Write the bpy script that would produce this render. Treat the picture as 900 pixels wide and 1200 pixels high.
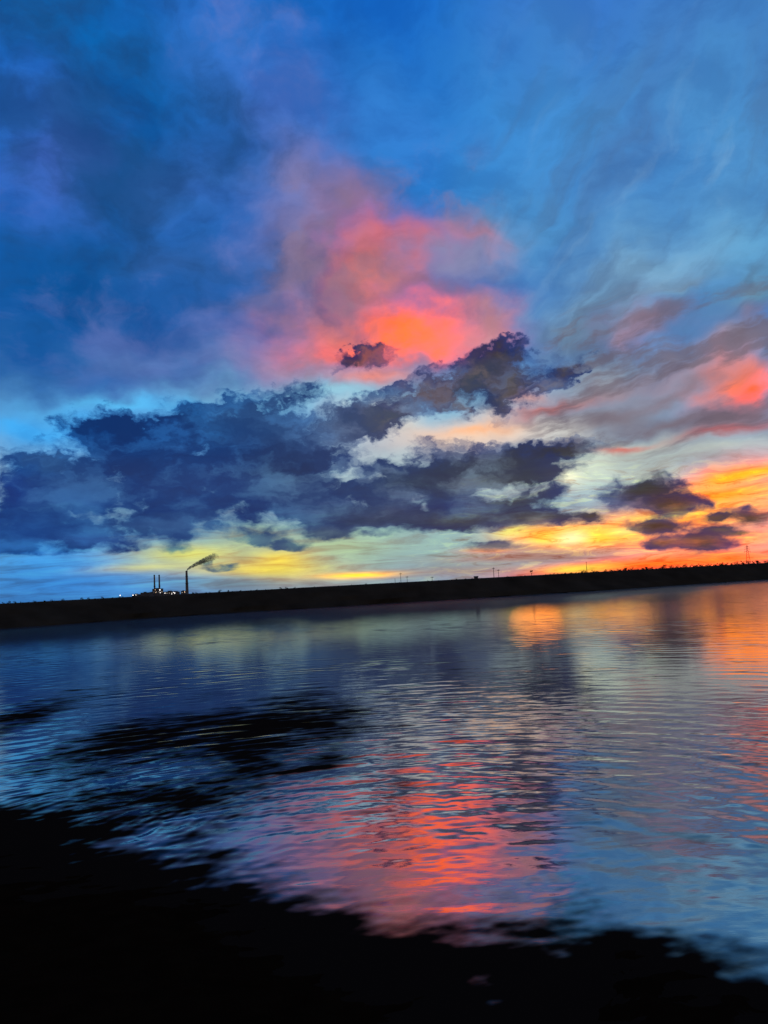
import bpy, bmesh, math, random
import numpy as np
from mathutils import Vector, Matrix

R = math.radians
scene = bpy.context.scene
for o in list(bpy.data.objects):
    bpy.data.objects.remove(o)

# ------------------------------------------------------------------ camera
PITCH, ROLL, EYE = R(5.28), R(3.05), 5.0
cam = bpy.data.cameras.new('camera')
cam.sensor_fit = 'HORIZONTAL'
cam.sensor_width = 36.0
cam.lens = 36.0
cam.clip_start, cam.clip_end = 0.1, 30000
camo = bpy.data.objects.new('camera', cam)
scene.collection.objects.link(camo)
_f = Vector((0, math.cos(PITCH), math.sin(PITCH)))
_u = Vector((0, -math.sin(PITCH), math.cos(PITCH)))
_r = Vector((1, 0, 0))
_R = math.cos(ROLL) * _r - math.sin(ROLL) * _u
_U = math.sin(ROLL) * _r + math.cos(ROLL) * _u
camo.matrix_world = Matrix(((_R.x, _U.x, -_f.x, 0), (_R.y, _U.y, -_f.y, 0), (_R.z, _U.z, -_f.z, EYE), (0, 0, 0, 1)))
scene.camera = camo

# ------------------------------------------------------------------ exposure and sun
scene.view_settings.view_transform = 'Standard'
scene.view_settings.look = 'None'
scene.view_settings.exposure = 0.0
scene.view_settings.gamma = 1.0
scene.view_settings.use_curve_mapping = False
SUN_AZ, SUN_EL = R(10.6), R(1.6)          # azimuth clockwise from +Y
sun = bpy.data.lights.new('sun', 'SUN')
sun.energy = 0.010
sun.angle = R(4.2)
sun.color = (1.0, 0.22, 0.02)
suno = bpy.data.objects.new('sun', sun)
scene.collection.objects.link(suno)
_s = Vector((math.sin(SUN_AZ) * math.cos(SUN_EL), math.cos(SUN_AZ) * math.cos(SUN_EL), math.sin(SUN_EL)))
suno.rotation_euler = _s.to_track_quat('Z', 'Y').to_euler()

# ------------------------------------------------------------------ sky
# Sunset sky described by direction: every entry is a soft patch of sky or cloud
# (azimuth deg, elevation deg, radius az, radius el, tilt deg, sRGB colour, strength).
SKY_GLOW = [
    (-0.14, 2.74, 57.22, 3.81, -3, (120,170,180), 1),
    (0.14, 7.82, 57.69, 3.81, -3, (175,195,195), 1),
    (0.45, 13.49, 45.29, 3.74, -3, (130,180,205), 0.9),
    (-21.25, 11.94, 14.62, 4.11, -3, (80,165,225), 0.9),
    (-23.58, 2.56, 9.1, 2.62, -3, (58,150,225), 0.9),
    (-19.75, 0.91, 7.31, 0.83, -3, (52,140,222), 0.9),
    (-0.3, -0.42, 12.65, 0.88, -3, (150,165,165), 0.8),
    (12.28, 38.81, 27.29, 3.85, -3, (15,100,195), 0.9),
    (12.71, 30.21, 16.51, 6.08, -3, (45,135,210), 0.8),
    (26.46, 29.46, 6.96, 7.02, -3, (60,135,195), 0.8),
    (25.66, 22.04, 9.08, 4.17, -3, (95,165,205), 0.8),
    (18.62, 20.07, 5.29, 2.8, 16.9, (135,180,205), 0.7),
    (12.24, 24.94, 5.67, 4.93, -3, (65,140,195), 0.7),
    (19.32, 27.57, 1.3, 10.18, -41, (48,100,165), 0.75),
    (16.52, 23.77, 1.57, 6.54, -28.1, (60,115,170), 0.5),
    (24.24, 34.68, 3.37, 2.6, -43, (40,110,185), 0.6),
    (25.83, 18.21, 3.17, 1.4, 21.9, (110,165,185), 0.7),
    (2.94, 31.72, 4.67, 4.57, -3, (55,125,205), 0.6),
    (8.92, 23.64, 3.86, 2.25, -3, (110,145,185), 0.7),
    (-23.11, 35.78, 11.51, 4.85, -3, (0,95,168), 0.9),
    (-9.47, 36.25, 8.56, 3.25, -18.1, (50,112,195), 0.8),
    (-23.23, 28.74, 4.52, 4.47, -3, (70,105,195), 0.85),
    (-25.41, 32.24, 2.76, 2.31, -3, (40,110,205), 0.6),
    (-18.26, 29.31, 2.11, 7.11, -8.1, (0,82,150), 0.8),
    (-6.38, 32.48, 5.96, 3.51, -23.1, (62,105,185), 0.8),
    (-12.63, 31.01, 3.19, 2.53, -3, (38,88,160), 0.8),
    (-14.3, 28.33, 3.75, 2.1, -3, (62,110,185), 0.6),
    (-21.09, 21.09, 10.32, 3.32, -8.1, (6,75,138), 0.9),
    (-25.02, 17.46, 5.91, 3.88, -3, (0,75,145), 0.9),
    (-18.11, 23.52, 4.78, 1.37, 7, (0,75,135), 0.6),
    (-13.22, 23.79, 5.63, 2.8, -3, (45,90,155), 0.8),
    (-13.33, 20.37, 6.83, 2.03, 7, (30,85,155), 0.7),
    (-5.94, 28.33, 3.95, 3.22, -3, (120,120,170), 0.8),
    (-2.7, 27.2, 2.65, 2.74, -3, (150,120,160), 0.7),
    (-14.08, 16.24, 7.97, 2.09, 5, (62,95,160), 0.8),
    (-20.62, 15.46, 6.28, 1.74, -3, (25,85,160), 0.7),
    (-8.4, 17.46, 3.83, 2.11, -3, (115,120,170), 0.8),
    (-6.91, 22.18, 2.59, 3.48, -23.1, (110,115,160), 0.7),
    (-6.2, 16.52, 3.22, 1.34, -3, (165,140,170), 0.7),
    (-8.88, 21.31, 2.56, 0.93, 16.9, (70,90,140), 0.6),
    (-5.76, 25.59, 1.44, 1.67, -23.1, (95,105,150), 0.6),
    (1.41, 24.13, 5.27, 1.71, -13.1, (214,104,104), 0.74),
    (7.01, 24.17, 3.57, 1.01, -18.1, (196,118,136), 0.75),
    (-0.04, 22, 3.94, 2.1, -3, (240,122,80), 0.8),
    (-3.76, 20.08, 3.91, 1.78, -3, (234,128,104), 0.75),
    (0.74, 18.52, 7.18, 1.57, -0, (255,126,48), 0.97),
    (3.3, 17.63, 2.92, 0.97, -3, (255,124,26), 0.97),
    (8.53, 18.42, 3.51, 1.31, 11.9, (215,130,125), 0.8),
    (5.9, 22.32, 3.12, 1.85, -3, (132,132,168), 0.9),
    (-4.54, 23.88, 1.7, 3.42, -13.1, (125,118,155), 0.75),
    (2.85, 20.96, 2.61, 0.71, -18.1, (150,105,125), 0.6),
    (-1.75, 20.9, 1.05, 1.77, -33, (130,105,130), 0.5),
    (6.07, 20.13, 1.94, 1.06, -3, (120,95,120), 0.5),
    (-3.91, 23.3, 1.18, 2.58, -18.1, (110,95,125), 0.5),
    (-0.08, 15.69, 3.9, 1.35, -3, (250,140,115), 0.85),
    (-2.56, 17.94, 2.6, 0.73, 7, (240,110,80), 0.6),
    (-18.35, 13.54, 6.43, 0.71, -0, (85,180,235), 0.9),
    (-24.54, 12.3, 3.22, 0.92, -3, (60,165,235), 0.9),
    (-12.64, 13.23, 2.47, 1.22, -3, (90,185,235), 0.8),
    (-7.28, 13.78, 3.19, 1.36, -3, (125,190,220), 0.8),
    (-23.76, 9.26, 1.35, 0.81, -3, (110,190,240), 0.8),
    (-0.28, 11.96, 3.87, 1.38, -3, (205,215,210), 0.8),
    (-4.08, 13.69, 3.87, 0.99, 7, (150,200,215), 0.7),
    (7.37, 10.84, 8.87, 1.62, 2, (242,205,175), 0.9),
    (11.36, 13.6, 3.11, 0.97, 5, (225,150,125), 0.7),
    (7.39, 11.15, 3.8, 0.5, 3, (250,175,120), 0.7),
    (14.07, 12.64, 3.65, 0.6, 10.9, (215,110,95), 0.9),
    (16.35, 14.56, 2.98, 1.48, -3, (180,185,185), 0.7),
    (15.99, 17.57, 3.61, 1.74, -3, (130,150,160), 0.7),
    (13.61, 10.61, 3.04, 1.1, 2, (215,215,205), 0.8),
    (15.21, 7.69, 6.56, 1.59, 5, (205,215,195), 0.85),
    (13.03, 6.95, 1.46, 0.87, -3, (252,250,215), 0.95),
    (18.27, 8.91, 6.36, 0.96, 1, (190,200,185), 0.8),
    (19.51, 16.77, 2.31, 1.43, -3, (160,118,135), 0.85),
    (20.38, 13.43, 6.25, 1.4, 8.9, (150,120,130), 0.7),
    (25.52, 14.93, 2.38, 1.11, -3, (150,135,150), 0.7),
    (24.99, 12.06, 2.54, 1.58, 8.9, (248,120,72), 0.95),
    (26.23, 11.07, 1.56, 0.79, -3, (255,104,36), 0.95),
    (23.71, 12.95, 2.17, 1.71, -3, (225,125,110), 0.6),
    (25.95, 19.39, 2.12, 0.53, 31.9, (75,112,145), 0.7),
    (16.66, 18.35, 2.39, 0.69, 11.9, (95,125,150), 0.6),
    (25.94, 16.53, 1.84, 1.2, -3, (140,110,125), 0.6),
    (20.91, 19.41, 2.28, 0.55, 21.9, (115,150,175), 0.5),
    (21.26, 10.36, 5.03, 0.94, -0, (112,98,108), 0.9),
    (16.98, 11.23, 3.54, 1.2, 3, (112,100,110), 0.9),
    (16.25, 13.37, 2.98, 0.72, 8.9, (140,118,122), 0.6),
    (20.85, 12.19, 3.38, 0.7, 8.9, (130,108,118), 0.7),
    (25.07, 9.98, 3.16, 0.68, 2, (112,88,98), 0.8),
    (24.46, 9.08, 3.72, 0.52, 1, (175,75,75), 0.8),
    (17.69, 9.03, 2.33, 0.3, 1, (215,95,85), 0.8),
    (23.26, 7.76, 4.32, 0.7, 3, (185,190,180), 0.8),
    (19.24, 6.7, 2.28, 0.84, 7, (170,175,160), 0.7),
    (24.71, 5.85, 4.21, 1.04, 7, (255,150,32), 0.95),
    (25.77, 5.97, 2.59, 0.34, 5, (255,205,30), 0.8),
    (21.37, 5, 3.32, 0.83, -3, (240,175,80), 0.8),
    (24.07, 4.63, 5.31, 0.81, 1, (255,172,28), 0.95),
    (21.27, 3.82, 6.08, 0.59, 1, (255,200,60), 0.8),
    (20.66, 3.15, 8.9, 0.95, 2, (255,196,40), 0.9),
    (11.82, 2.8, 3.65, 0.99, -6, (255,215,50), 0.95),
    (14.81, 2.48, 3.8, 0.92, -3, (255,214,44), 0.97),
    (13.61, 2.43, 1.32, 0.62, 2, (255,250,190), 0.9),
    (9.39, 3.33, 1.49, 0.44, 7, (255,238,105), 0.9),
    (17.49, 2.78, 1.5, 0.36, 5, (255,240,140), 0.85),
    (20.14, 3.67, 2.24, 0.36, 7, (255,232,110), 0.8),
    (22.21, 1.85, 7.06, 0.94, -1, (255,165,20), 0.9),
    (22.63, 0.47, 6.46, 0.82, -1, (255,136,20), 0.95),
    (18.73, 0.29, 8.51, 0.6, 1, (255,126,12), 0.95),
    (14.65, 0.27, 4.74, 0.43, -0, (255,105,8), 0.95),
    (9.26, 1.45, 6.79, 0.44, -1, (185,120,105), 0.8),
    (7.43, 2, 2.5, 0.25, -3, (250,130,70), 0.7),
    (6.71, 0.59, 8.12, 0.63, -1, (155,130,128), 0.8),
    (11.72, 1.37, 4.25, 0.37, -1, (150,110,105), 0.7),
    (21.68, 0.82, 2.19, 0.53, -3, (165,130,95), 0.6),
    (14.05, 0.25, 2.86, 0.37, -0, (255,225,80), 1),
    (30.78, 3.53, 3.75, 3.27, -3, (255,125,18), 0.9),
    (1.79, 2.95, 7.62, 1.65, -3, (145,172,165), 0.7),
    (-3.63, 2.92, 4.44, 1.27, -3, (172,188,135), 0.7),
    (-9.04, 1.42, 6.81, 1, -3, (240,212,85), 0.95),
    (-14.18, 2.9, 4.79, 0.86, -1, (228,224,110), 0.9),
    (-17.44, 2, 3.47, 0.36, 1, (235,225,120), 0.6),
    (-7.76, 2.17, 2.5, 0.88, -3, (255,230,70), 0.8),
    (-2.15, 0.69, 3.16, 0.25, -1, (255,225,40), 0.9),
    (-9.57, 3.83, 3.1, 1, -3, (185,190,130), 0.6),
    (-14.83, 0.84, 5.34, 0.61, -1, (85,145,190), 0.9),
    (-11.53, 0.55, 3.65, 0.49, -3, (120,155,165), 0.7),
]

HIGH_CLOUD = [
    (1.94, 16.81, 1.3, 0.73, -3, (105,85,95), 0.7),
]

LOW_CLOUD = [
    (-19.57, 10.48, 3.55, 2.15, -3, (0,52,118), 1.25),
    (-15.45, 10.8, 4.5, 2.56, -3, (18,58,122), 1),
    (-11.45, 11.99, 4.35, 2.22, -3, (52,86,140), 0.75),
    (-7.36, 11.92, 3.81, 3.11, -3, (68,94,142), 0.8),
    (-7.49, 8.91, 4.74, 2.26, -3, (8,45,100), 1.15),
    (-2.88, 11.76, 2.9, 2.51, -3, (85,98,135), 0.7),
    (-0.57, 12.6, 1.94, 1.38, -3, (85,90,120), 0.7),
    (-23.76, 9.26, 2.7, 1.74, -3, (65,95,145), 0.6),
    (-25.9, 7.51, 3.12, 2.29, -3, (10,62,140), 1),
    (-21.33, 6.62, 3.9, 1.54, -3, (36,84,150), 0.85),
    (-13.74, 7.4, 6.66, 2.35, -3, (22,66,130), 1.1),
    (-6.31, 6.85, 5.06, 1.64, -3, (25,62,118), 1.05),
    (-25.14, 4.92, 4.72, 1.5, -3, (45,92,160), 0.9),
    (-20.26, 4.09, 4.5, 0.84, -1, (62,92,155), 0.8),
    (-15.61, 4.98, 5.34, 0.98, -1, (75,100,150), 0.8),
    (-25.67, 3.78, 2.59, 0.57, -3, (55,95,155), 0.7),
    (2.04, 7.4, 4.48, 1.9, 2, (34,58,96), 1.1),
    (6.25, 8.21, 5.07, 1.64, 2, (32,48,84), 1.15),
    (9.74, 8.46, 3.74, 1.25, 2, (40,50,76), 1.1),
    (-0.66, 5, 6.38, 1.27, -1, (55,68,105), 1),
    (5.69, 4.44, 5.68, 0.89, -1, (56,62,82), 1),
    (11.31, 4.27, 4.29, 0.81, -1, (56,60,72), 1.05),
    (9.55, 5.65, 3.72, 1.13, 2, (54,62,82), 0.95),
    (13.8, 8.99, 3.03, 0.67, 5, (58,58,68), 1.05),
    (14.93, 4.01, 1.66, 0.49, 2, (58,58,68), 0.9),
    (9.64, 16.02, 2.65, 0.97, -3, (78,68,70), 1.05),
    (7.64, 14.86, 3.18, 1.59, 7, (108,92,92), 0.85),
    (10.13, 14.02, 2.51, 1.71, 57, (98,86,88), 0.85),
    (4.03, 13.77, 3.54, 1.61, 16.9, (112,92,100), 1),
    (0.68, 11.84, 2.58, 0.88, 11.9, (100,95,110), 0.8),
    (5.88, 12.52, 1.92, 1.62, 47, (110,92,95), 0.7),
    (14.24, 14.81, 1.58, 1.19, 37, (84,74,82), 1.05),
    (12.59, 13.47, 1.6, 0.73, 16.9, (100,85,95), 0.7),
    (-0.54, 16.75, 3.12, 1.04, 11.9, (110,75,82), 0.9),
    (18.86, 5.46, 2.86, 0.96, -3, (70,64,64), 1.3),
    (20.47, 4.36, 2.46, 0.77, -3, (62,56,58), 1.35),
    (19.79, 6.34, 0.9, 0.54, 16.9, (85,75,82), 0.8),
    (25.52, 3.11, 2.17, 0.74, -3, (62,56,56), 1.35),
    (23.41, 3.28, 1.18, 0.35, 7, (95,80,80), 0.8),
    (19.4, 3.01, 2.49, 0.54, -3, (76,66,62), 1.2),
    (22.3, 1.72, 2.28, 0.82, -3, (80,72,70), 1.3),
    (19.76, 1.78, 1.57, 0.48, -3, (80,72,70), 1.25),
    (23.61, 2.45, 1.28, 0.29, -3, (110,95,95), 0.7),
    (24.9, 2.06, 1.56, 0.23, -3, (130,105,80), 0.6),
    (9.03, 7.26, 7.49, 1.25, 2, (46,56,80), 0.6),
    (-15.07, 3.12, 1.19, 0.43, -3, (120,135,150), 0.8),
    (-11.79, 1.74, 1.58, 0.37, 2, (110,130,150), 0.55),
    (-13.3, 2.12, 0.84, 0.31, 16.9, (110,125,140), 0.5),
    (-6.78, 3.07, 1.63, 0.5, -3, (120,140,150), 0.6),
    (-9.57, 3.83, 1.86, 0.63, -3, (120,135,150), 0.5),
    (-4.53, 3.92, 3.8, 0.57, -3, (90,105,130), 0.7),
    (8.07, 2.28, 3.11, 0.5, -3, (135,125,130), 0.6),
]


def lin(c):
    """sRGB to linear; the sunset's reddest and yellowest parts are brighter than a photograph can hold"""
    r = []
    for i, v in enumerate(c):
        f = 1.0 + (1.1 * min(1.0, max(0.0, (v - 218) / 37.0)) * min(1.0, max(0.0, (78 - c[2]) / 50.0)) if i < 2 else 0.0)
        v = v / 255.0
        r.append(f * (v / 12.92 if v <= 0.04045 else ((v + 0.055) / 1.055) ** 2.4))
    return (*r, 1.0)


world = bpy.data.worlds.new('World')
scene.world = world
world.use_nodes = True
world.cycles.sampling_method = 'MANUAL'
world.cycles.sample_map_resolution = 256
T = world.node_tree
T.nodes.clear()


def nd(kind, **kw):
    n = T.nodes.new(kind)
    for k, v in kw.items():
        setattr(n, k, v)
    return n


def put(sock, v):
    if isinstance(v, bpy.types.NodeSocket):
        T.links.new(v, sock)
    else:
        sock.default_value = v


def M(op, a, b=0.0, c=0.0, clamp=False):
    n = nd('ShaderNodeMath', operation=op, use_clamp=clamp)
    put(n.inputs[0], a); put(n.inputs[1], b); put(n.inputs[2], c)
    return n.outputs[0]


def VM(op, a, b=(0, 0, 0), c=(0, 0, 0)):
    n = nd('ShaderNodeVectorMath', operation=op)
    put(n.inputs[0], a); put(n.inputs[1], b)
    if op == 'MULTIPLY_ADD':
        put(n.inputs[2], c)
    return n.outputs['Value'] if op in ('DOT_PRODUCT', 'LENGTH') else n.outputs['Vector']


def mixc(f, a, b, mode='MIX'):
    n = nd('ShaderNodeMix', data_type='RGBA', blend_type=mode, clamp_factor=True)
    put(n.inputs[0], f); put(n.inputs[6], a); put(n.inputs[7], b)
    return n.outputs[2]


def smooth(x, lo, hi, a=0.0, b=1.0):
    n = nd('ShaderNodeMapRange', interpolation_type='SMOOTHSTEP')
    put(n.inputs[0], x)
    n.inputs[1].default_value, n.inputs[2].default_value = lo, hi
    n.inputs[3].default_value, n.inputs[4].default_value = a, b
    return n.outputs[0]


def noise(vec, scale, detail=6.0, rough=0.55, dist=0.0):
    n = nd('ShaderNodeTexNoise')
    put(n.inputs['Vector'], vec)
    n.inputs['Scale'].default_value = scale
    n.inputs['Detail'].default_value = detail
    n.inputs['Roughness'].default_value = rough
    n.inputs['Distortion'].default_value = dist
    return n


FALL = 0.26


def patch(P, az, el, ra, re, rot):
    n = nd('ShaderNodeMapping', vector_type='TEXTURE')
    put(n.inputs['Vector'], P)
    n.inputs['Location'].default_value = (az, el, 0)
    n.inputs['Rotation'].default_value = (0, 0, R(rot))
    n.inputs['Scale'].default_value = (ra, re, 1)
    d = VM('DOT_PRODUCT', n.outputs[0], n.outputs[0])
    return M('POWER', FALL, d)


tc = nd('ShaderNodeTexCoord').outputs['Generated']
sx = nd('ShaderNodeSeparateXYZ')
put(sx.inputs[0], tc)
az = M('MULTIPLY', M('ARCTAN2', sx.outputs[0], sx.outputs[1]), 57.29578)
el = M('MULTIPLY', M('ARCSINE', M('MAXIMUM', sx.outputs[2], 0.0)), 57.29578)
cx = nd('ShaderNodeCombineXYZ')
put(cx.inputs[0], az); put(cx.inputs[1], el)
P = cx.outputs[0]

# turbulence gets smaller towards the horizon, as cloud seen in perspective does
grow = smooth(el, 1.0, 17.0, 0.05, 1.0)
cy = nd('ShaderNodeCombineXYZ')
put(cy.inputs[0], M('MULTIPLY', az, 0.62))
put(cy.inputs[1], M('MULTIPLY', M('POWER', el, 0.75), 2.2))
Q = cy.outputs[0]

n1 = noise(Q, 0.16, 4, 0.5)
n2 = noise(Q, 0.55, 5, 0.52)
w1 = VM('MULTIPLY', VM('SUBTRACT', n1.outputs['Color'], (0.5, 0.5, 0.5)), (11, 8, 0))
w2 = VM('MULTIPLY', VM('SUBTRACT', n2.outputs['Color'], (0.5, 0.5, 0.5)), (4.0, 2.8, 0))
sc_ = nd('ShaderNodeVectorMath', operation='SCALE')
put(sc_.inputs[0], VM('ADD', w1, w2)); put(sc_.inputs[3], grow)
PB = VM('ADD', P, sc_.outputs[0])

def after(col, Pv):
    """keeps the node chain sequential (the renderer's stack is small): same vector, evaluated after col"""
    return VM('MULTIPLY_ADD', col, (1e-7, 1e-7, 0), Pv)


col = None
PBc = PB
for i_, (a_, e_, ra, re, rot, c, op) in enumerate(SKY_GLOW):
    if i_ and i_ % 5 == 0:
        PBc = after(col, PB)
    if col is None:
        col = mixc(0.0, lin((22, 95, 175)), lin((22, 95, 175)))
    col = mixc(M('MULTIPLY', patch(PBc, a_, e_, ra, re, rot), op), col, lin(c))

# wisps and streaks in the clear sky
PH = VM('MULTIPLY_ADD', sc_.outputs[0], (0.45, 0.45, 0), P)
wisp = noise(VM('MULTIPLY', PH, (0.10, 0.20, 1)), 1.0, 9, 0.6, 0.15).outputs[0]
veil = noise(VM('MULTIPLY', PH, (0.060, 0.085, 1)), 1.0, 9, 0.58, 0.1).outputs[0]
left = M('MULTIPLY', smooth(az, 3.0, -8.0), smooth(el, 12.0, 19.0))
col = mixc(M('MULTIPLY', left, smooth(veil, 0.46, 0.60, 0.0, 0.70)), col, lin((26, 66, 116)))
col = mixc(M('MULTIPLY', left, smooth(veil, 0.48, 0.36, 0.0, 0.45)), col, lin((108, 120, 182)))
col = mixc(M('MULTIPLY', smooth(az, 4.0, 16.0), M('MULTIPLY', smooth(el, 11.0, 18.0), 0.16)), col, lin((120, 158, 190)))
dm = nd('ShaderNodeMapping', vector_type='TEXTURE')
put(dm.inputs['Vector'], PH); dm.inputs['Rotation'].default_value = (0, 0, R(48)); dm.inputs['Scale'].default_value = (16, 4.5, 1)
diag = noise(dm.outputs[0], 1.0, 8, 0.58, 0.2).outputs[0]
right = M('MULTIPLY', smooth(az, 5.0, 13.0), M('MULTIPLY', smooth(el, 10.0, 15.0), smooth(el, 40.0, 24.0)))
col = mixc(M('MULTIPLY', right, smooth(diag, 0.48, 0.64, 0.0, 0.46)), col, lin((72, 96, 130)))
col = mixc(M('MULTIPLY', right, smooth(diag, 0.47, 0.30, 0.0, 0.22)), col, lin((150, 185, 205)))
rosy = M('MULTIPLY', smooth(M('ABSOLUTE', M('SUBTRACT', az, 0.5)), 11.0, 6.0), M('MULTIPLY', smooth(el, 13.0, 16.0), smooth(el, 32.0, 26.0)))
haze_ = noise(VM('MULTIPLY', PH, (0.13, 0.17, 1)), 1.0, 8, 0.58, 0.2).outputs[0]
col = mixc(M('MULTIPLY', rosy, smooth(haze_, 0.46, 0.60, 0.0, 0.50)), col, lin((138, 110, 130)))
dm2 = nd('ShaderNodeMapping', vector_type='TEXTURE')
put(dm2.inputs['Vector'], PH); dm2.inputs['Rotation'].default_value = (0, 0, R(10)); dm2.inputs['Scale'].default_value = (9, 2.2, 1)
smoky = noise(dm2.outputs[0], 1.0, 9, 0.6, 0.2).outputs[0]
rightlow = M('MULTIPLY', smooth(az, 8.0, 14.0), M('MULTIPLY', smooth(el, 7.0, 9.5), smooth(el, 21.0, 16.0)))
col = mixc(M('MULTIPLY', rightlow, smooth(smoky, 0.47, 0.60, 0.0, 0.72)), col, lin((104, 92, 104)))
col = mixc(smooth(wisp, 0.44, 0.64, 0.0, 0.42), col, VM('MULTIPLY', col, (0.45, 0.47, 0.60)))
col = mixc(smooth(wisp, 0.50, 0.36, 0.0, 0.9), VM('MULTIPLY', col, (1.18, 1.2, 1.2)), col)
streak = noise(VM('MULTIPLY', PB, (0.16, 1.5, 1)), 1.0, 7, 0.62, 0.8).outputs[0]
low = smooth(el, 3.0, 11.0, 1.0, 0.0)
col = mixc(M('MULTIPLY', smooth(streak, 0.46, 0.66), M('MULTIPLY', low, 0.62)), col, VM('MULTIPLY', col, (0.70, 0.42, 0.42)))
col = mixc(M('MULTIPLY', smooth(streak, 0.50, 0.32), M('MULTIPLY', low, 0.6)), col, VM('MULTIPLY', col, (1.25, 1.35, 1.1)))

fire = M('MULTIPLY', smooth(az, -2.0, 10.0), smooth(el, 8.5, 5.5))
thread = noise(VM('MULTIPLY', PB, (0.30, 1.7, 1)), 1.0, 9, 0.66, 1.1).outputs[0]
col = mixc(M('MULTIPLY', fire, smooth(thread, 0.52, 0.64, 0.0, 0.75)), col, VM('MULTIPLY', col, (0.66, 0.40, 0.30)))
col = mixc(M('MULTIPLY', fire, smooth(thread, 0.47, 0.37, 0.0, 0.9)), col, VM('MULTIPLY_ADD', col, (1.2, 1.35, 1.0), (0.12, 0.05, 0.0)))

# low cumulus
n3 = noise(Q, 0.42, 5, 0.5)
n4 = noise(Q, 1.6, 7, 0.55)
c1 = VM('MULTIPLY', VM('SUBTRACT', n3.outputs['Color'], (0.5, 0.5, 0.5)), (5, 3, 0))
c2 = VM('MULTIPLY', VM('SUBTRACT', n4.outputs['Color'], (0.5, 0.5, 0.5)), (3.0, 2.2, 0))
sd_ = nd('ShaderNodeVectorMath', operation='SCALE')
put(sd_.inputs[0], VM('ADD', c1, c2)); put(sd_.inputs[3], smooth(el, 1.0, 13.0, 0.16, 1.0))
PC = VM('ADD', P, sd_.outputs[0])
dens = None
core = None
PCc = after(col, PC)
for i_, (a_, e_, ra, re, rot, c, op) in enumerate(LOW_CLOUD):
    if i_ and i_ % 5 == 0:
        PCc = after(core, PC)
    w = patch(PCc, a_, e_, ra, re, rot)
    if dens is None:
        dens = M('MULTIPLY', w, op)
        core = mixc(0.0, lin(c), lin(c))
    else:
        dens = M('MULTIPLY_ADD', w, op, dens)
        core = mixc(M('POWER', w, 1.6), core, lin(c))
bil = noise(VM('MULTIPLY', PC, (0.28, 0.55, 1)), 1.0, 7, 0.52, 0.1).outputs[0]
fine = noise(VM('MULTIPLY', PC, (0.9, 1.5, 1)), 1.0, 8, 0.6, 0.2).outputs[0]
field = M('ADD', M('MULTIPLY', M('MINIMUM', dens, 1.35), 0.60), M('MULTIPLY', M('SUBTRACT', bil, 0.5), 2.25))
field = M('MULTIPLY_ADD', M('SUBTRACT', fine, 0.5), 0.34, field)
field = M('SUBTRACT', field, smooth(dens, 0.30, 0.0, 0.0, 0.7))
mask = smooth(field, -0.04, 0.48)
depth = smooth(field, 0.26, 0.55)
rim = mixc(0.5, VM('MULTIPLY', col, (0.62, 0.62, 0.72)), VM('MULTIPLY', core, (1.7, 1.6, 1.5)))
body = mixc(depth, rim, core)
lump = noise(VM('MULTIPLY', PC, (0.20, 0.46, 1)), 1.0, 6, 0.5, 0.1).outputs[0]
body = mixc(smooth(lump, 0.46, 0.66, 0.0, 0.80), body, mixc(0.5, VM('MULTIPLY', body, (1.5, 1.5, 1.5)), VM('MULTIPLY', col, (0.66, 0.70, 0.85))))
body = mixc(smooth(lump, 0.52, 0.36, 0.0, 0.95), body, VM('MULTIPLY', body, (0.42, 0.58, 0.75)))
body = mixc(smooth(az, 1.0, -11.0), body, VM('MULTIPLY', body, (0.50, 0.86, 1.02)))
body = VM('MULTIPLY', body, (0.72, 0.78, 0.82))
col = mixc(M('MULTIPLY', mask, 0.96), col, body)

# unseen sky to the sides and behind, set grey to light the ground neutrally
col = mixc(smooth(M('ABSOLUTE', az), 48.0, 95.0), col, lin((112, 108, 116)))

sky = nd('ShaderNodeTexSky', sky_type='NISHITA', sun_disc=False)
sky.sun_elevation = SUN_EL
sky.sun_rotation = SUN_AZ
bg_air = nd('ShaderNodeBackground'); put(bg_air.inputs[0], sky.outputs[0]); bg_air.inputs[1].default_value = 0.06
bg_cloud = nd('ShaderNodeBackground'); put(bg_cloud.inputs[0], col); bg_cloud.inputs[1].default_value = 1.0
mx = nd('ShaderNodeMixShader'); mx.inputs[0].default_value = 0.98
T.links.new(bg_air.outputs[0], mx.inputs[1]); T.links.new(bg_cloud.outputs[0], mx.inputs[2])
out = nd('ShaderNodeOutputWorld')
T.links.new(mx.outputs[0], out.inputs['Surface'])

# ------------------------------------------------------------------ helpers
rng = np.random.default_rng(7)
random.seed(7)


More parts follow.
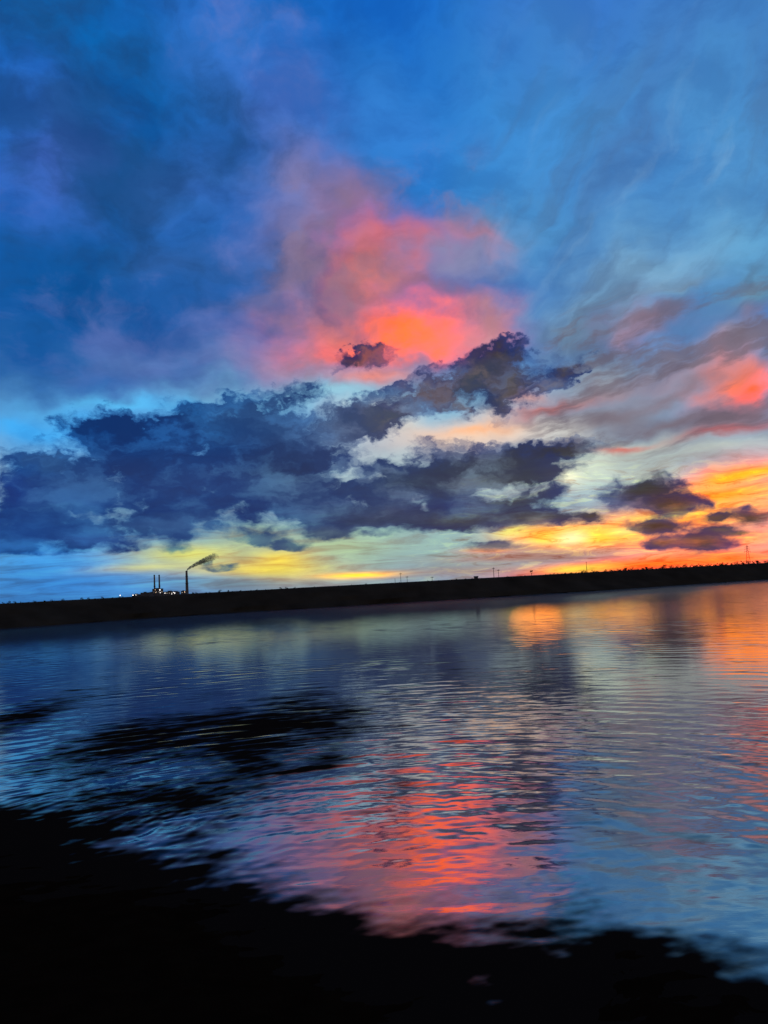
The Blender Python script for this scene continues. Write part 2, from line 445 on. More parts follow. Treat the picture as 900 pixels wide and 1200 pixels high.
def material(name, color, rough=0.9, noise_scale=None, dark=0.5, spec=0.2, bump=0.0, emit=None, metallic=0.0):
    m = bpy.data.materials.new(name)
    m.use_nodes = True
    t = m.node_tree
    b = t.nodes['Principled BSDF']
    b.inputs['Base Color'].default_value = (*color, 1)
    b.inputs['Roughness'].default_value = rough
    b.inputs['Specular IOR Level'].default_value = spec
    b.inputs['Metallic'].default_value = metallic
    if noise_scale:
        tcn = t.nodes.new('ShaderNodeTexCoord')
        nn = t.nodes.new('ShaderNodeTexNoise')
        nn.inputs['Scale'].default_value = noise_scale
        nn.inputs['Detail'].default_value = 8
        t.links.new(tcn.outputs['Object'], nn.inputs['Vector'])
        mm = t.nodes.new('ShaderNodeMix'); mm.data_type = 'RGBA'
        mm.inputs[6].default_value = (*[c * dark for c in color], 1)
        mm.inputs[7].default_value = (*[min(1, c * 1.4) for c in color], 1)
        t.links.new(nn.outputs[0], mm.inputs[0])
        t.links.new(mm.outputs[2], b.inputs['Base Color'])
        if bump:
            bb = t.nodes.new('ShaderNodeBump')
            bb.inputs['Strength'].default_value = bump
            bb.inputs['Distance'].default_value = 0.1
            t.links.new(nn.outputs[0], bb.inputs['Height'])
            t.links.new(bb.outputs[0], b.inputs['Normal'])
    if emit:
        b.inputs['Emission Color'].default_value = (*emit[:3], 1)
        b.inputs['Emission Strength'].default_value = emit[3]
    return m


def link(name, data, parent=None):
    o = bpy.data.objects.new(name, data)
    scene.collection.objects.link(o)
    if parent:
        o.parent = parent
    return o


def np_mesh(name, verts, quads, mat, smooth_=True):
    me = bpy.data.meshes.new(name)
    verts = np.asarray(verts, dtype=np.float32)
    quads = np.asarray(quads, dtype=np.int32)
    me.vertices.add(len(verts)); me.vertices.foreach_set('co', verts.ravel())
    me.loops.add(quads.size); me.loops.foreach_set('vertex_index', quads.ravel())
    me.polygons.add(len(quads))
    me.polygons.foreach_set('loop_start', np.arange(0, quads.size, 4, dtype=np.int32))
    me.polygons.foreach_set('loop_total', np.full(len(quads), 4, dtype=np.int32))
    me.update(calc_edges=True)
    me.polygons.foreach_set('use_smooth', np.full(len(quads), smooth_, dtype=bool))
    me.materials.append(mat)
    return link(name, me)


def grid_quads(nu, nv):
    i = np.arange(nu - 1)[:, None] * nv + np.arange(nv - 1)[None, :]
    i = i.ravel()
    return np.stack([i, i + 1, i + nv + 1, i + nv], 1)


def ob(name, bm, mat, parent=None, smooth_=False):
    me = bpy.data.meshes.new(name)
    bmesh.ops.recalc_face_normals(bm, faces=bm.faces)
    for f in bm.faces:
        f.smooth = smooth_
    bm.to_mesh(me); bm.free()
    me.materials.append(mat)
    return link(name, me, parent)


def thing(name, label, cat, loc, rz=0.0, group=None):
    o = link(name, None)
    o.location = loc
    o.rotation_euler = (0, 0, rz)
    return tag(o, label, cat, group)


def tag(o, label, cat, group=None):
    o['label'] = label
    o['category'] = cat
    if group:
        o['group'] = group
    return o


def dup(root, loc, rz=0.0, s=1.0, label=None, group=None):
    r = root.copy(); scene.collection.objects.link(r)
    r.location = loc; r.rotation_euler = (0, 0, rz); r.scale = (s, s, s)
    if label: r['label'] = label
    if group: r['group'] = group
    for ch in list(root.children):
        c = ch.copy(); scene.collection.objects.link(c); c.parent = r
        for g in ch.children:
            d = g.copy(); scene.collection.objects.link(d); d.parent = c
    return r


def box(bm, x0, x1, y0, y1, z0, z1):
    v = [bm.verts.new(p) for p in ((x0, y0, z0), (x1, y0, z0), (x1, y1, z0), (x0, y1, z0), (x0, y0, z1), (x1, y0, z1), (x1, y1, z1), (x0, y1, z1))]
    for f in ((0, 1, 2, 3), (4, 5, 6, 7), (0, 1, 5, 4), (1, 2, 6, 5), (2, 3, 7, 6), (3, 0, 4, 7)):
        bm.faces.new([v[i] for i in f])


def lathe(bm, prof, n=20, cx=0.0, cy=0.0, cap=True):
    rings = []
    for r, z in prof:
        rings.append([bm.verts.new((cx + r * math.cos(2 * math.pi * k / n), cy + r * math.sin(2 * math.pi * k / n), z)) for k in range(n)])
    for a, b in zip(rings, rings[1:]):
        for k in range(n):
            bm.faces.new((a[k], a[(k + 1) % n], b[(k + 1) % n], b[k]))
    if cap:
        bm.faces.new(rings[0]); bm.faces.new(rings[-1])


def bar(bm, p, q, r, n=6, r2=None):
    p, q = Vector(p), Vector(q)
    d = (q - p).normalized()
    a = d.orthogonal().normalized(); b = d.cross(a)
    r2 = r if r2 is None else r2
    A = [bm.verts.new(p + (a * math.cos(t) + b * math.sin(t)) * r) for t in [2 * math.pi * k / n for k in range(n)]]
    B = [bm.verts.new(q + (a * math.cos(t) + b * math.sin(t)) * r2) for t in [2 * math.pi * k / n for k in range(n)]]
    for k in range(n):
        bm.faces.new((A[k], A[(k + 1) % n], B[(k + 1) % n], B[k]))
    bm.faces.new(A); bm.faces.new(B)


def polar(az_deg, d, z=0.0):
    return (d * math.sin(R(az_deg)), d * math.cos(R(az_deg)), z)


def vnoise(x, y, seed, octaves=4, base=1.0):
    """smooth value noise on arrays"""
    g = np.random.default_rng(seed)
    tot = np.zeros_like(x); amp = 1.0; fr = base
    for _ in range(octaves):
        tab = g.random((256, 256))
        fx, fy = x * fr, y * fr
        ix, iy = np.floor(fx).astype(int), np.floor(fy).astype(int)
        tx, ty = fx - ix, fy - iy
        tx = tx * tx * (3 - 2 * tx); ty = ty * ty * (3 - 2 * ty)
        a = tab[ix % 256, iy % 256]; b = tab[(ix + 1) % 256, iy % 256]
        c = tab[ix % 256, (iy + 1) % 256]; d = tab[(ix + 1) % 256, (iy + 1) % 256]
        tot += amp * ((a * (1 - tx) + b * tx) * (1 - ty) + (c * (1 - tx) + d * tx) * ty - 0.5)
        amp *= 0.5; fr *= 2.03
    return tot


# ------------------------------------------------------------------ water
BANK = [(-400, 60), (-60, 27), (-20, 19.4), (-9.1, 17.3), (-5.9, 15.5), (-3.8, 14.7), (-2.67, 13.6), (-1.68, 12.3), (-0.32, 11.1), (0.96, 10.4),
        (2.0, 10.6), (2.9, 11.2), (3.6, 10.5), (3.9, 9.8), (4.6, 9.35), (8, 8.8), (20, 8.4), (60, 6), (400, -40)]
DARK_REFLECTION = [(-4.2, 29.2, 3.2, 6.8, .98), (-9.35, 27.4, 2.5, 6.0, .95), (-16.5, 31.0, 2.0, 11.0, 1.0), (-5.5, 18.6, 2.4, 1.9, .6), (-8.6, 18.0, 2.4, 2.0, .65), (-1.9, 23.6, 0.9, 2.4, .5), (-4.4, 22.6, 1.6, 2.5, .5)]  # dark cloud reflections painted on the water: centre, radii, strength
def make_water():
    na, nr = 900, 1500
    th = np.radians(np.linspace(-72, 72, na))
    rr = np.concatenate([np.geomspace(5.5, 480, nr)])
    rad, ang = np.meshgrid(rr, th, indexing='ij')
    x = rad * np.sin(ang); y = rad * np.cos(ang)
    dr = rad * (math.log(480 / 5.5) / nr); dt = rad * (np.radians(144) / na)
    z = np.zeros_like(x)
    g = np.random.default_rng(21)
    for i in range(66):
        lam = float(np.exp(g.uniform(math.log(0.27), math.log(1.9))))
        k = 2 * math.pi / lam
        cxn, cyn = g.uniform(-9, 11), g.uniform(-26, 3)
        fade = 1.0
        if i % 2 == 0:                                   # rings spreading from just off the bank
            cxn, cyn = g.uniform(-2.5, 3.5), g.uniform(8, 16)
            rc = np.hypot(x - cxn, y - cyn)
            fade = 1.25 * np.clip(rc / 3, 0, 1) * np.clip(1.3 - rc / 40, 0.25, 1)
            ph = k * rc
        elif i % 3 == 2:                                 # a few straight wind waves
            a = R(g.uniform(-55, 40)); ph = k * (x * math.sin(a) + y * math.cos(a))
        else:                                            # wavelets lapping back from the bank
            ph = k * np.hypot(x - cxn, y - cyn)
        wob = 0.0
        for _ in range(3):
            L = g.uniform(3.0, 14.0); a = g.uniform(0, 6.28)
            wob = wob + g.uniform(0.5, 1.3) * np.sin(2 * math.pi / L * (x * math.cos(a) + y * math.sin(a)) + g.uniform(0, 6.28))
        env = 0.5 + 0.5 * np.sin(2 * math.pi / g.uniform(4, 16) * (x * math.cos(a) + y * math.sin(a)) + g.uniform(0, 6.28))
        keep = np.clip((lam / np.maximum(dr, 0.35 * dt) - 2.5) / 2.5, 0, 1)
        z += SLOPE / k * env * fade * keep * np.sin(ph + wob + g.uniform(0, 6.28))
    calm = np.clip(0.75 + 1.3 * vnoise(x, y, 5, 3, 0.06), 0.3, 1.35)
    calm *= np.clip(0.45 + (rad - 12) / 22.0, 0.4, 1.0)
    z *= calm
    v = np.stack([x, y, z], -1).reshape(-1, 3)
    m = bpy.data.materials.new('lake water'); m.use_nodes = True
    t = m.node_tree; b = t.nodes['Principled BSDF']
    b.inputs['Base Color'].default_value = (0.0012, 0.0022, 0.004, 1)
    b.inputs['IOR'].default_value = WATER_IOR
    geo = t.nodes.new('ShaderNodeNewGeometry')
    ln = t.nodes.new('ShaderNodeVectorMath'); ln.operation = 'LENGTH'
    t.links.new(geo.outputs['Position'], ln.inputs[0])
    mr = t.nodes.new('ShaderNodeMapRange')
    mr.inputs[1].default_value, mr.inputs[2].default_value = 25, 170
    mr.inputs[3].default_value, mr.inputs[4].default_value = 0.015, 0.15
    t.links.new(ln.outputs['Value'], mr.inputs[0])
    t.links.new(mr.outputs[0], b.inputs['Roughness'])
    nn = t.nodes.new('ShaderNodeTexNoise'); nn.inputs['Scale'].default_value = 2.6; nn.inputs['Detail'].default_value = 5
    mp = t.nodes.new('ShaderNodeMapping'); mp.inputs['Scale'].default_value = (0.7, 1.6, 1)
    t.links.new(geo.outputs['Position'], mp.inputs[0]); t.links.new(mp.outputs[0], nn.inputs['Vector'])
    bp = t.nodes.new('ShaderNodeBump'); bp.inputs['Strength'].default_value = 0.10; bp.inputs['Distance'].default_value = 0.03
    t.links.new(nn.outputs[0], bp.inputs['Height']); t.links.new(bp.outputs[0], b.inputs['Normal'])
    # darkness painted over the water: fade towards the bank, dark cloud reflections on the left
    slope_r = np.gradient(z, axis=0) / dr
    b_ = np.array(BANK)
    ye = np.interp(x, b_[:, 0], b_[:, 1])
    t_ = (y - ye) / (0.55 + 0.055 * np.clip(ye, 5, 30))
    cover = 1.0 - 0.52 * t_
    for cx_, cy_, ra, rb, h_ in DARK_REFLECTION:
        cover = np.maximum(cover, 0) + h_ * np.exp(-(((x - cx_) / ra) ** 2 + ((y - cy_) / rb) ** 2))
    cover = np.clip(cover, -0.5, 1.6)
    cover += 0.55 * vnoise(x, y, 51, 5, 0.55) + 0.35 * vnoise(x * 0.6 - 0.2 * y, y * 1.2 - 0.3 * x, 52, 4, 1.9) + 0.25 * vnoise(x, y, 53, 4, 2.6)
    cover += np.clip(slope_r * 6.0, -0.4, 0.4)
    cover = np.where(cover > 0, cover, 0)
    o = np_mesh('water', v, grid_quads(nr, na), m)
    at = o.data.attributes.new('painted_dark', 'FLOAT', 'POINT')
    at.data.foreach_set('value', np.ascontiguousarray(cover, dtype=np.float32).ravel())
    an = t.nodes.new('ShaderNodeAttribute'); an.attribute_name = 'painted_dark'
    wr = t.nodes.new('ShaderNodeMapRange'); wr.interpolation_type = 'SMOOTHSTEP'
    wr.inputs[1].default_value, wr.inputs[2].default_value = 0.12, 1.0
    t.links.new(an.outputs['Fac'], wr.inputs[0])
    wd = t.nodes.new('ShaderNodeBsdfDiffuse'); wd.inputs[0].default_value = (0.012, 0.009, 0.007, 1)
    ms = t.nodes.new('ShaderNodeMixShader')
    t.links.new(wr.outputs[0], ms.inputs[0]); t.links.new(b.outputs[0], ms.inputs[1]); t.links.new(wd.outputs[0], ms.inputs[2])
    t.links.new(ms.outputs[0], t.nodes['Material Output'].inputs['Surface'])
    o['kind'] = 'structure'


SLOPE = 0.0088
WATER_IOR = 6.5
make_water()

# ------------------------------------------------------------------ far shore: embankment and the plain behind it
grass_dark = material('dark rough grass', (0.044, 0.037, 0.027), 1.0, 0.16, 0.25, 0.0)
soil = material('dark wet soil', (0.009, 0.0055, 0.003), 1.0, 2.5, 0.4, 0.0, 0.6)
plain_mat = material('scrubland', (0.05, 0.05, 0.035), 0.95, 0.02, 0.5, 0.1)

SHORE = [(-420, 60), (-210, 103), (-120, 123), (-70.2, 139.3), (-41.8, 160.4), (-1.1, 170.6), (50.1, 185.7), (103.2, 210), (170, 242), (290, 300), (440, 360)]


def shore_samples(n):
    p = np.array(SHORE, float)
    s = np.concatenate([[0], np.cumsum(np.hypot(*np.diff(p, axis=0).T))])
    q = np.linspace(0, s[-1], n)
    x, y = np.interp(q, s, p[:, 0]) * 1.1, np.interp(q, s, p[:, 1]) * 1.1
    for _ in range(60):
        x[1:-1] = (x[:-2] + 2 * x[1:-1] + x[2:]) / 4; y[1:-1] = (y[:-2] + 2 * y[1:-1] + y[2:]) / 4
    return x, y


def make_embankment():
    n = 1400
    x, y = shore_samples(n)
    dx, dy = np.gradient(x), np.gradient(y)
    L = np.hypot(dx, dy); nx, ny = -dy / L, dx / L
    prof = [(-7, -1.6), (-1.5, -0.35), (0, 0.0), (0.5, 0.25), (2.5, 1.25), (5, 2.5), (7.5, 3.7), (9.5, 4.55), (10.5, 4.74), (12.5, 4.78), (15, 4.75), (16.5, 4.5), (22, 2.6)]
    V = []
    for j, (s, h) in enumerate(prof):
        px, py = x + nx * s, y + ny * s
        edge = vnoise(px, py, 31 + j, 4, 0.22)
        hz = h + edge * (0.22 if 0 < h < 4.9 else 0.0) + (0.10 * vnoise(px, py, 77, 4, 0.5) if h > 4.4 else 0)
        s2 = edge * 1.2 + 3.0 * vnoise(px, py, 91, 4, 0.06) if abs(s) < 2 else 1.5 * edge if h < 4 else 0
        V.append(np.stack([px + nx * s2, py + ny * s2, hz], -1))
    V = np.stack(V, 0).reshape(-1, 3)
    o = np_mesh('embankment', V, grid_quads(len(prof), n), grass_dark, False)
    o['kind'] = 'structure'
    return x, y, nx, ny


sx_, sy_, snx, sny = make_embankment()


def crest_point(az_deg, off=12.5):
    cx_, cy_ = sx_ + snx * off, sy_ + sny * off
    a = np.degrees(np.arctan2(cx_, cy_))
    i = int(np.argmin(np.abs(a - az_deg)))
    return (float(cx_[i]), float(cy_[i]), 4.76)


def make_plain():
    x, y = shore_samples(300)
    dx, dy = np.gradient(x), np.gradient(y)
    L = np.hypot(dx, dy); bx, by = x - dy / L * 20, y + dx / L * 20
    rr = [1.0, 1.15, 1.5, 2.2, 4, 8, 16, 40, 90]
    V = np.stack([np.stack([bx * k, by * k, np.full_like(bx, 2.9)], -1) for k in rr], 0).reshape(-1, 3)
    o = np_mesh('ground', V, grid_quads(len(rr), 300), plain_mat)
    o['kind'] = 'structure'


make_plain()

# ------------------------------------------------------------------ near bank


def make_bank():
    u = np.linspace(-1, 1, 700)
    xs = 13 * np.sinh(u * 4.2) / np.sinh(4.2) * 30
    xs = np.where(np.abs(u) < 1, xs, xs)
    xs = np.sign(u) * (np.abs(u) * 22 + 370 * np.abs(u) ** 9)
    ts = np.concatenate([-np.linspace(5, 0.05, 70), np.linspace(0, 3, 90), np.linspace(3.06, 14, 110), np.geomspace(14.5, 600, 40)])
    b = np.array(BANK)
    ys = np.interp(xs, b[:, 0], b[:, 1]) - 1.6
    Tt, X = np.meshgrid(ts, xs, indexing='ij')
    YS = np.broadcast_to(ys, Tt.shape)
    Y = YS - Tt
    span = np.maximum(YS - 0.3, 6.0)
    rise = np.clip(Tt / span, 0, 1)
    Z = 0.022 * np.clip(Tt, -6, 4) + 3.3 * rise ** 2.1
    Z += 0.022 * vnoise(X, Y, 11, 5, 0.7) + 0.022 * vnoise(X * 0.5 + 0.2 * Y, Y * 2.2 - 0.4 * X, 12, 5, 1.7) + 0.026 * vnoise(X * 0.6 - 0.1 * Y, Y * 1.5 - 0.2 * X, 14, 4, 4.5)
    Z = np.where(Tt > 1.5, Z + 0.05 * vnoise(X, Y, 13, 4, 3.0) * np.clip((Tt - 1.5), 0, 1), Z)
    V = np.stack([X, Y, Z], -1).reshape(-1, 3)
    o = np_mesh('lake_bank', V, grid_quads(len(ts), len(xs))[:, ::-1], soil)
    o['kind'] = 'structure'


make_bank()


# ------------------------------------------------------------------ power station on the horizon
concrete = material('weathered concrete', (0.16, 0.15, 0.15), 0.9, 0.15, 0.6)
steel = material('painted steel cladding', (0.10, 0.10, 0.11), 0.6, 0.1, 0.7)
rust = material('dark steel', (0.07, 0.065, 0.06), 0.7, 0.3, 0.6)
glass_lit = material('lit window', (0.1, 0.1, 0.1), 0.5, emit=(1.0, 0.86, 0.7, 0.7))
lamp_lit = material('floodlight lens', (0.8, 0.8, 0.8), 0.4, emit=(1.0, 0.95, 0.92, 3.2))
lamp_warm = material('amber floodlight lens', (0.8, 0.6, 0.4), 0.4, emit=(1.0, 0.62, 0.35, 2.2))
PD, PZ = 2000.0, 2.9


def chimney(label, az_deg, h, r0, r1, dist=PD, bands=2):
    t = thing('chimney', label, 'chimney', polar(az_deg, dist, PZ))
    bm = bmesh.new()
    lathe(bm, [(r0 * 1.15, 0), (r0 * 1.15, 1.2), (r0, 1.3), (r0 * 0.7 + r1 * 0.3, h * 0.35), (r0 * 0.3 + r1 * 0.7, h * 0.7), (r1, h - 1.6)], 24)
    ob('shaft', bm, concrete, t, True)
    bm = bmesh.new(); lathe(bm, [(r1 * 1.12, h - 1.5), (r1 * 1.16, h - 0.6), (r1 * 1.05, h), (r1 * 0.8, h), (r1 * 0.75, h - 1.2)], 24)
    ob('rim', bm, rust, t, True)
    for k in range(bands):
        z = h * (0.45 + 0.3 * k); rr = r0 + (r1 - r0) * z / h
        bm = bmesh.new(); lathe(bm, [(rr + 0.05, z), (rr + 0.9, z + 0.05), (rr + 0.9, z + 0.9), (rr + 0.05, z + 0.95)], 24, cap=False)
        ob('gallery', bm, rust, t)
    return t


chimney('tallest thick tapering chimney with smoke leaving its top', -14.6, 59.0, 3.9, 2.5)
chimney('thin dark chimney, left of the close pair over the lit plant', -16.83, 53.5, 2.2, 1.7, PD + 20, 1)
chimney('thin dark chimney, right of the close pair, beside the brightest lights', -16.50, 53.0, 2.2, 1.7, PD + 20, 1)


def plant_building(name, label, az_deg, w, d, h, roof=0.8, windows=0, dist=PD, lamps=()):
    t = thing(name, label, 'building', polar(az_deg, dist, PZ), -R(az_deg))
    bm = bmesh.new(); box(bm, -w / 2, w / 2, -d / 2, d / 2, 0, h); ob('wall', bm, steel, t)
    bm = bmesh.new(); box(bm, -w / 2 - 0.4, w / 2 + 0.4, -d / 2 - 0.4, d / 2 + 0.4, h, h + roof); rf = ob('roof', bm, rust, t)
    bm = bmesh.new(); box(bm, -w * 0.2, w * 0.1, -2, 2, h + roof, h + roof + 1.6); ob('roof_vent', bm, rust, rf)
    for k in range(windows):
        x = -w / 2 + (k + 0.5) * w / windows
        bm = bmesh.new(); box(bm, x - 0.8, x + 0.8, -d / 2 - 0.12, -d / 2 + 0.05, h * 0.55, h * 0.55 + 1.2)
        ob('window', bm, glass_lit, t)
    for x, z, r, warm in lamps:
        bm = bmesh.new(); bar(bm, (x, -d / 2 - 0.02, z + r), (x, -d / 2 - 2.0, z + r), 0.15)
        br = ob('lamp_bracket', bm, rust, t)
        bm = bmesh.new(); bmesh.ops.create_icosphere(bm, subdivisions=2, radius=r * 0.65, matrix=Matrix.Translation((x, -d / 2 - 2.0, z)) @ Matrix.Diagonal((1, 0.7, 1, 1)))
        ob('lamp', bm, lamp_warm if warm else lamp_lit, br, True)
    return t


plant_building('boiler_house', 'tall boiler house around the feet of the paired chimneys', -16.62, 26, 16, 17, 1.0, 4, PD - 10,
               ((-6, 15.5, 0.9, True), (-5, 9, 0.8, True), (5.2, 14.5, 1.7, False), (5.8, 8, 1.1, False)))
plant_building('turbine_hall', 'long low turbine hall right of the paired chimneys', -15.75, 34, 18, 9, 0.8, 6, PD - 15,
               ((-13, 6, 1.2, False), (3, 3.2, 1.1, False), (7, 7, 1.0, False), (10.0, 5.0, 1.5, False)))
plant_building('switch_house', 'small block at the foot of the smoking chimney', -14.85, 13, 9, 8.5, 0.6, 2, PD - 12, ((2.5, 6.5, 1.2, True),))
plant_building('coal_shed', 'low dark shed left of the boiler house', -17.45, 24, 14, 9.5, 0.8, 0, PD - 5, ())
plant_building('store_shed', 'lowest shed at the left end of the power station', -18.05, 22, 12, 6.5, 0.6, 0, PD, ((-2, 5.5, 1.0, False),))


def storage_tank(label, az_deg, r, h):
    t = thing('storage_tank', label, 'tank', polar(az_deg, PD - 30, PZ))
    bm = bmesh.new(); lathe(bm, [(r, 0), (r, h)], 24); ob('shell', bm, steel, t, False)
    bm = bmesh.new(); lathe(bm, [(r * 1.02, h + 0.01), (r * 1.02, h + 0.3), (0.3, h + r * 0.22)], 24); ob('roof', bm, rust, t, True)


storage_tank('round tank between the boiler house and the low shed', -17.05, 5.5, 10)
storage_tank('squat round tank between turbine hall and smoking chimney', -15.25, 5.0, 7.5)


def mast_light(label, az_deg, h, dist):
    t = thing('light_mast', label, 'lamp post', polar(az_deg, dist, PZ))
    bm = bmesh.new(); bar(bm, (0, 0, 0), (0, 0, h), 0.3, 8, 0.18); ob('pole', bm, rust, t)
    bm = bmesh.new(); bmesh.ops.create_icosphere(bm, subdivisions=2, radius=0.95, matrix=Matrix.Translation((0, -0.6, h + 0.5))); ob('lamp', bm, lamp_lit, t, True)


mast_light('lone lit mast on the dark land, farthest left of the lights', -19.15, 5.2, 1700)
mast_light('lit mast on the dark land just left of the low shed', -18.3, 4.4, 1750)


def make_smoke():
    """plume leaning away from the chimney mouth, a closed shape filled with uneven smoke"""
    m = bpy.data.materials.new('chimney smoke'); m.use_nodes = True
    t = m.node_tree; t.nodes.clear()
    o_ = t.nodes.new('ShaderNodeOutputMaterial'); v_ = t.nodes.new('ShaderNodeVolumePrincipled')
    v_.inputs['Color'].default_value = (0.42, 0.45, 0.52, 1)
    tcn = t.nodes.new('ShaderNodeTexCoord'); nn = t.nodes.new('ShaderNodeTexNoise')
    nn.inputs['Scale'].default_value = 0.10; nn.inputs['Detail'].default_value = 5
    t.links.new(tcn.outputs['Object'], nn.inputs['Vector'])
    sp = t.nodes.new('ShaderNodeSeparateXYZ'); t.links.new(tcn.outputs['Object'], sp.inputs[0])
    fall = t.nodes.new('ShaderNodeMapRange'); fall.inputs[1].default_value, fall.inputs[2].default_value = 0, 75
    fall.inputs[3].default_value, fall.inputs[4].default_value = 1.0, 0.05
    t.links.new(sp.outputs[0], fall.inputs[0])
    mr = t.nodes.new('ShaderNodeMapRange'); mr.inputs[1].default_value, mr.inputs[2].default_value = 0.26, 0.5
    mr.inputs[3].default_value, mr.inputs[4].default_value = 0.0, 0.36
    t.links.new(nn.outputs[0], mr.inputs[0])
    mu = t.nodes.new('ShaderNodeMath'); mu.operation = 'MULTIPLY'
    t.links.new(mr.outputs[0], mu.inputs[0]); t.links.new(fall.outputs[0], mu.inputs[1])
    t.links.new(mu.outputs[0], v_.inputs['Density']); t.links.new(v_.outputs[0], o_.inputs['Volume'])
    bm = bmesh.new()
    n = 26; rings = []
    for i in range(n + 1):
        s = i / n
        cxp = 80 * s; czp = 0.3 + 36 * s ** 0.72
        rad = 1.9 + 11.0 * s ** 0.8
        if i == 0: rad = 1.6
        if i == n: rad *= 0.3
        ring = []
        for k in range(14):
            a = 2 * math.pi * k / 14
            rr = rad * (1 + 0.35 * math.sin(3.1 * i + 1.7 * k) * math.sin(0.9 * i + 2.3 * k) * min(1, s * 6))
            tx, tz = 0.55, 0.83
            ring.append(bm.verts.new((cxp - tx * rr * math.cos(a) * 0.8, rr * math.sin(a), czp + tz * rr * math.cos(a) * 0.8)))
        rings.append(ring)
    for a, b in zip(rings, rings[1:]):
        for k in range(14):
            bm.faces.new((a[k], a[(k + 1) % 14], b[(k + 1) % 14], b[k]))
    bm.faces.new(rings[0]); bm.faces.new(rings[-1])
    o = ob('smoke_plume', bm, m, None, True)
    x, y, _ = polar(-14.6, PD)
    o.location = (x, y, PZ + 59.0); o.rotation_euler = (0, 0, R(14.6))
    tag(o, 'dark smoke plume drifting up and right from the tallest chimney', 'smoke')


make_smoke()

# ------------------------------------------------------------------ pylon, poles, hut on the horizon
timber = material('weathered timber', (0.06, 0.05, 0.04), 0.9, 1.0, 0.6)


def pylon(label, az_deg, dist, h):
    t = thing('pylon', label, 'pylon', polar(az_deg, dist, PZ), -R(az_deg))
    bm = bmesh.new()
    def hw(z): return 2.3 * (1 - z / h) ** 1.3 + 0.45
    lv = [0, h * .18, h * .34, h * .48, h * .6, h * .7, h * .79, h * .87, h * .94, h]
    for s1 in (-1, 1):
        for s2 in (-1, 1):
            for a, b in zip(lv, lv[1:]):
                bar(bm, (s1 * hw(a), s2 * hw(a), a), (s1 * hw(b), s2 * hw(b), b), 0.2, 5)
    for a, b in zip(lv, lv[1:]):
        for s in (-1, 1):
            for q in (-1, 1):
                bar(bm, (-q * hw(a), s * hw(a), a), (q * hw(b), s * hw(b), b), 0.11, 4)
                bar(bm, (s * hw(a), -q * hw(a), a), (s * hw(b), q * hw(b), b), 0.11, 4)
    ob('lattice', bm, rust, t)
    for k, z in enumerate((h * 0.70, h * 0.82, h * 0.93)):
        L = 3.2 - 0.5 * k
        bm = bmesh.new()
        for s in (-1, 1):
            bar(bm, (0, s * .3, z + .6), (-L, 0, z), 0.13, 4); bar(bm, (0, s * .3, z + .6), (L, 0, z), 0.13, 4)
            bar(bm, (0, s * .3, z - .1), (-L, 0, z), 0.13, 4); bar(bm, (0, s * .3, z - .1), (L, 0, z), 0.13, 4)
        arm = ob('crossarm', bm, rust, t)
        for s in (-1, 1):
            bm = bmesh.new(); lathe(bm, [(0.05, z), (0.22, z - .3), (0.08, z - .4), (0.22, z - .7), (0.08, z - .8), (0.2, z - 1.1), (0.05, z - 1.3)], 8, cx=s * L)
            ob('insulator', bm, concrete, arm, True)


pylon('tall lattice pylon against the orange sky near the right edge', 25.1, 1000, 23.5)


def utility_pole(label, az_deg, dist, h, arm=True, r=0.25):
    t = thing('utility_pole', label, 'pole', polar(az_deg, dist, PZ), -R(az_deg))
    bm = bmesh.new(); bar(bm, (0, 0, 0), (0, 0, h), r, 8, r * 0.7); ob('post', bm, timber, t, True)
    if arm:
        bm = bmesh.new(); box(bm, -1.5, 1.5, -0.42, -0.2, h - 1.5, h - 1.15); a = ob('crossarm', bm, timber, t)
        for x in (-1.3, 0.45, 1.3):
            bm = bmesh.new(); lathe(bm, [(0.06, h - 1.15), (0.16, h - .95), (0.06, h - .85), (0.14, h - .7), (0.03, h - .6)], 8, cx=x, cy=-.31)
            ob('insulator', bm, concrete, a, True)
    return t


utility_pole('taller pole of the left pair on the horizon, below the pale teal sky', 0.98, 850, 12.5)
utility_pole('short pole of the left pair with its crossarm', 1.45, 850, 8.6)
utility_pole('tall pole of the right pair on the horizon, right of the crest hut', 7.85, 850, 12.8, True, 0.32)
utility_pole('shorter pole of the right pair, right of the taller pole', 8.2, 850, 10.6)
utility_pole('thin bare pole in front of the brightest glow on the horizon', 14.5, 850, 13.2, False, 0.3)
utility_pole('low bare pole just left of the left pair', 0.55, 850, 6.8, False, 0.26)
utility_pole('low pole midway between the two pairs of poles', 3.3, 850, 6.6, True, 0.26)


def hut():
    x, y, z = crest_point(6.55)
    t = thing('crest_hut', 'tiny dark hut on the far embankment crest left of the poles', 'hut', (x, y, z - 0.1), -R(6.5))
    bm = bmesh.new(); box(bm, -0.55, 0.55, -0.5, 0.5, 0, 0.62); ob('wall', bm, concrete, t)
    bm = bmesh.new()
    v = [bm.verts.new(p) for p in ((-.65, -.6, .62), (.65, -.6, .62), (.65, .6, .62), (-.65, .6, .62), (-.65, 0, .9), (.65, 0, .9))]
    for f in ((0, 1, 2, 3), (0, 1, 5, 4), (2, 3, 4, 5), (0, 3, 4), (1, 2, 5)):
        bm.faces.new([v[i] for i in f])
    ob('roof', bm, rust, t)
    bm = bmesh.new(); box(bm, -.15, .2, -.54, -.502, 0.02, 0.52); ob('door', bm, timber, t)


hut()

# ------------------------------------------------------------------ trees on the horizon
leaf = material('dark foliage', (0.045, 0.055, 0.030), 0.9, 0.8, 0.5, 0.1)
bark = material('bark', (0.05, 0.04, 0.03), 0.95, 2.0, 0.6, 0.1)


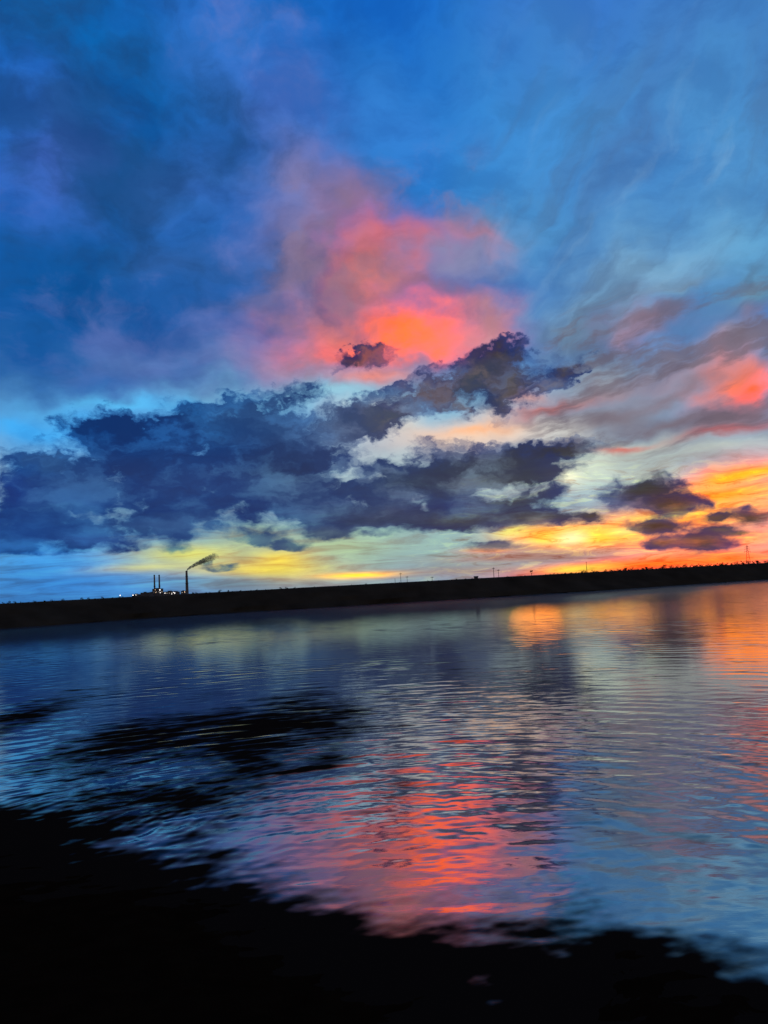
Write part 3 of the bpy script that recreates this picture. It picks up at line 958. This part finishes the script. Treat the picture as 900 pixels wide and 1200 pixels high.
def tree_proto(name, label, seed, h, cw, n, clear=0.3, group=None):
    g = random.Random(seed)
    t = thing(name, label, 'tree', (0, 0, 0), 0, group)
    bm = bmesh.new()
    bar(bm, (0, 0, 0), (0.05 * h * g.uniform(-1, 1), 0, h * 0.55), h * 0.035, 7, h * 0.02)
    for k in range(5):
        a = g.uniform(0, 6.28)
        bar(bm, (0, 0, h * g.uniform(0.25, 0.5)), (math.cos(a) * cw * .35, math.sin(a) * cw * .35, h * g.uniform(.55, .85)), h * 0.016, 5, h * 0.006)
    ob('trunk', bm, bark, t, True)
    lobes = [(g.uniform(-.3, .3) * cw, g.uniform(-.3, .3) * cw, h * g.uniform(clear + .18, .86), g.uniform(.16, .30)) for _ in range(7)]
    bm = bmesh.new()
    for i in range(n):
        lx, ly, lz, lr = g.choice(lobes)
        d = Vector((g.gauss(0, 1), g.gauss(0, 1), g.gauss(0, 1))).normalized() * (g.random() ** 0.45)
        p = Vector((lx + d.x * lr * cw, ly + d.y * lr * cw, lz + d.z * lr * h * .75))
        p.z = min(max(p.z, h * clear), h)
        s = h * g.uniform(0.025, 0.06)
        q = Matrix.Rotation(g.uniform(0, 6.28), 3, 'Z') @ Matrix.Rotation(g.uniform(0, 3.14), 3, 'X')
        vs = [bm.verts.new(p + q @ Vector(c) * s) for c in ((-1, -.4, 0), (.2, -.7, .2), (1, .1, 0), (.1, .7, .25))]
        bm.faces.new(vs)
    ob('crown', bm, leaf, t)
    return t


LBL = {'right': ('small dark tree in the uneven row along the right horizon', 'trees along the right horizon'),
       'mid': ('tiny dark bush in the sparse line along the middle horizon', 'bushes along the middle horizon'),
       'left': ('low dark tree in the faint line along the left horizon', 'trees along the left horizon')}
protos = [tree_proto('small_tree', LBL['right'][0], 100 + i, 6.0, [5, 6.5, 4, 7][i], 380, [.06, .03, .1, .02][i], LBL['right'][1]) for i in range(4)]
used = set()


def plant(az_deg, dist, scale, zone, k=None):
    i = random.randrange(4) if k is None else k
    loc = polar(az_deg, dist, PZ - 0.05); rz = random.uniform(0, 6.28)
    lb, gr = LBL[zone]
    if i not in used:
        used.add(i); o = protos[i]; o.location = loc; o.rotation_euler = (0, 0, rz); o.scale = (scale,) * 3; o['label'] = lb; o['group'] = gr
        return o
    return dup(protos[i], loc, rz, scale, lb, gr)


a = 11.6
while a < 29.5:
    plant(a, random.uniform(620, 900), random.uniform(0.55, 1.0) * (1.0 if a > 17 else 0.8), 'right')
    a += random.uniform(0.10, 0.30)
a = -5.5
while a < 11.4:
    plant(a, random.uniform(500, 760), random.uniform(0.36, 0.5), 'mid')
    a += random.uniform(0.3, 1.1)
a = -29.0
while a < -6:
    if not (-18.0 < a < -14.3):
        plant(a, random.uniform(620, 900), random.uniform(0.42, 0.72), 'left')
    a += random.uniform(0.25, 0.7)

x, y, z = crest_point(10.52)
sap = tree_proto('sapling', 'lone round topped sapling standing up from the crest left of the orange glow', 55, 1.75, 1.0, 160, .55)
sap.location = (x, y, z - 0.1)
x, y, z = crest_point(16.3)
sh = tree_proto('shrub', 'dark shrub on the crest at the right end of the hot orange glow', 58, 0.85, 1.2, 160, .12)
sh.location = (x, y, z - 0.1)
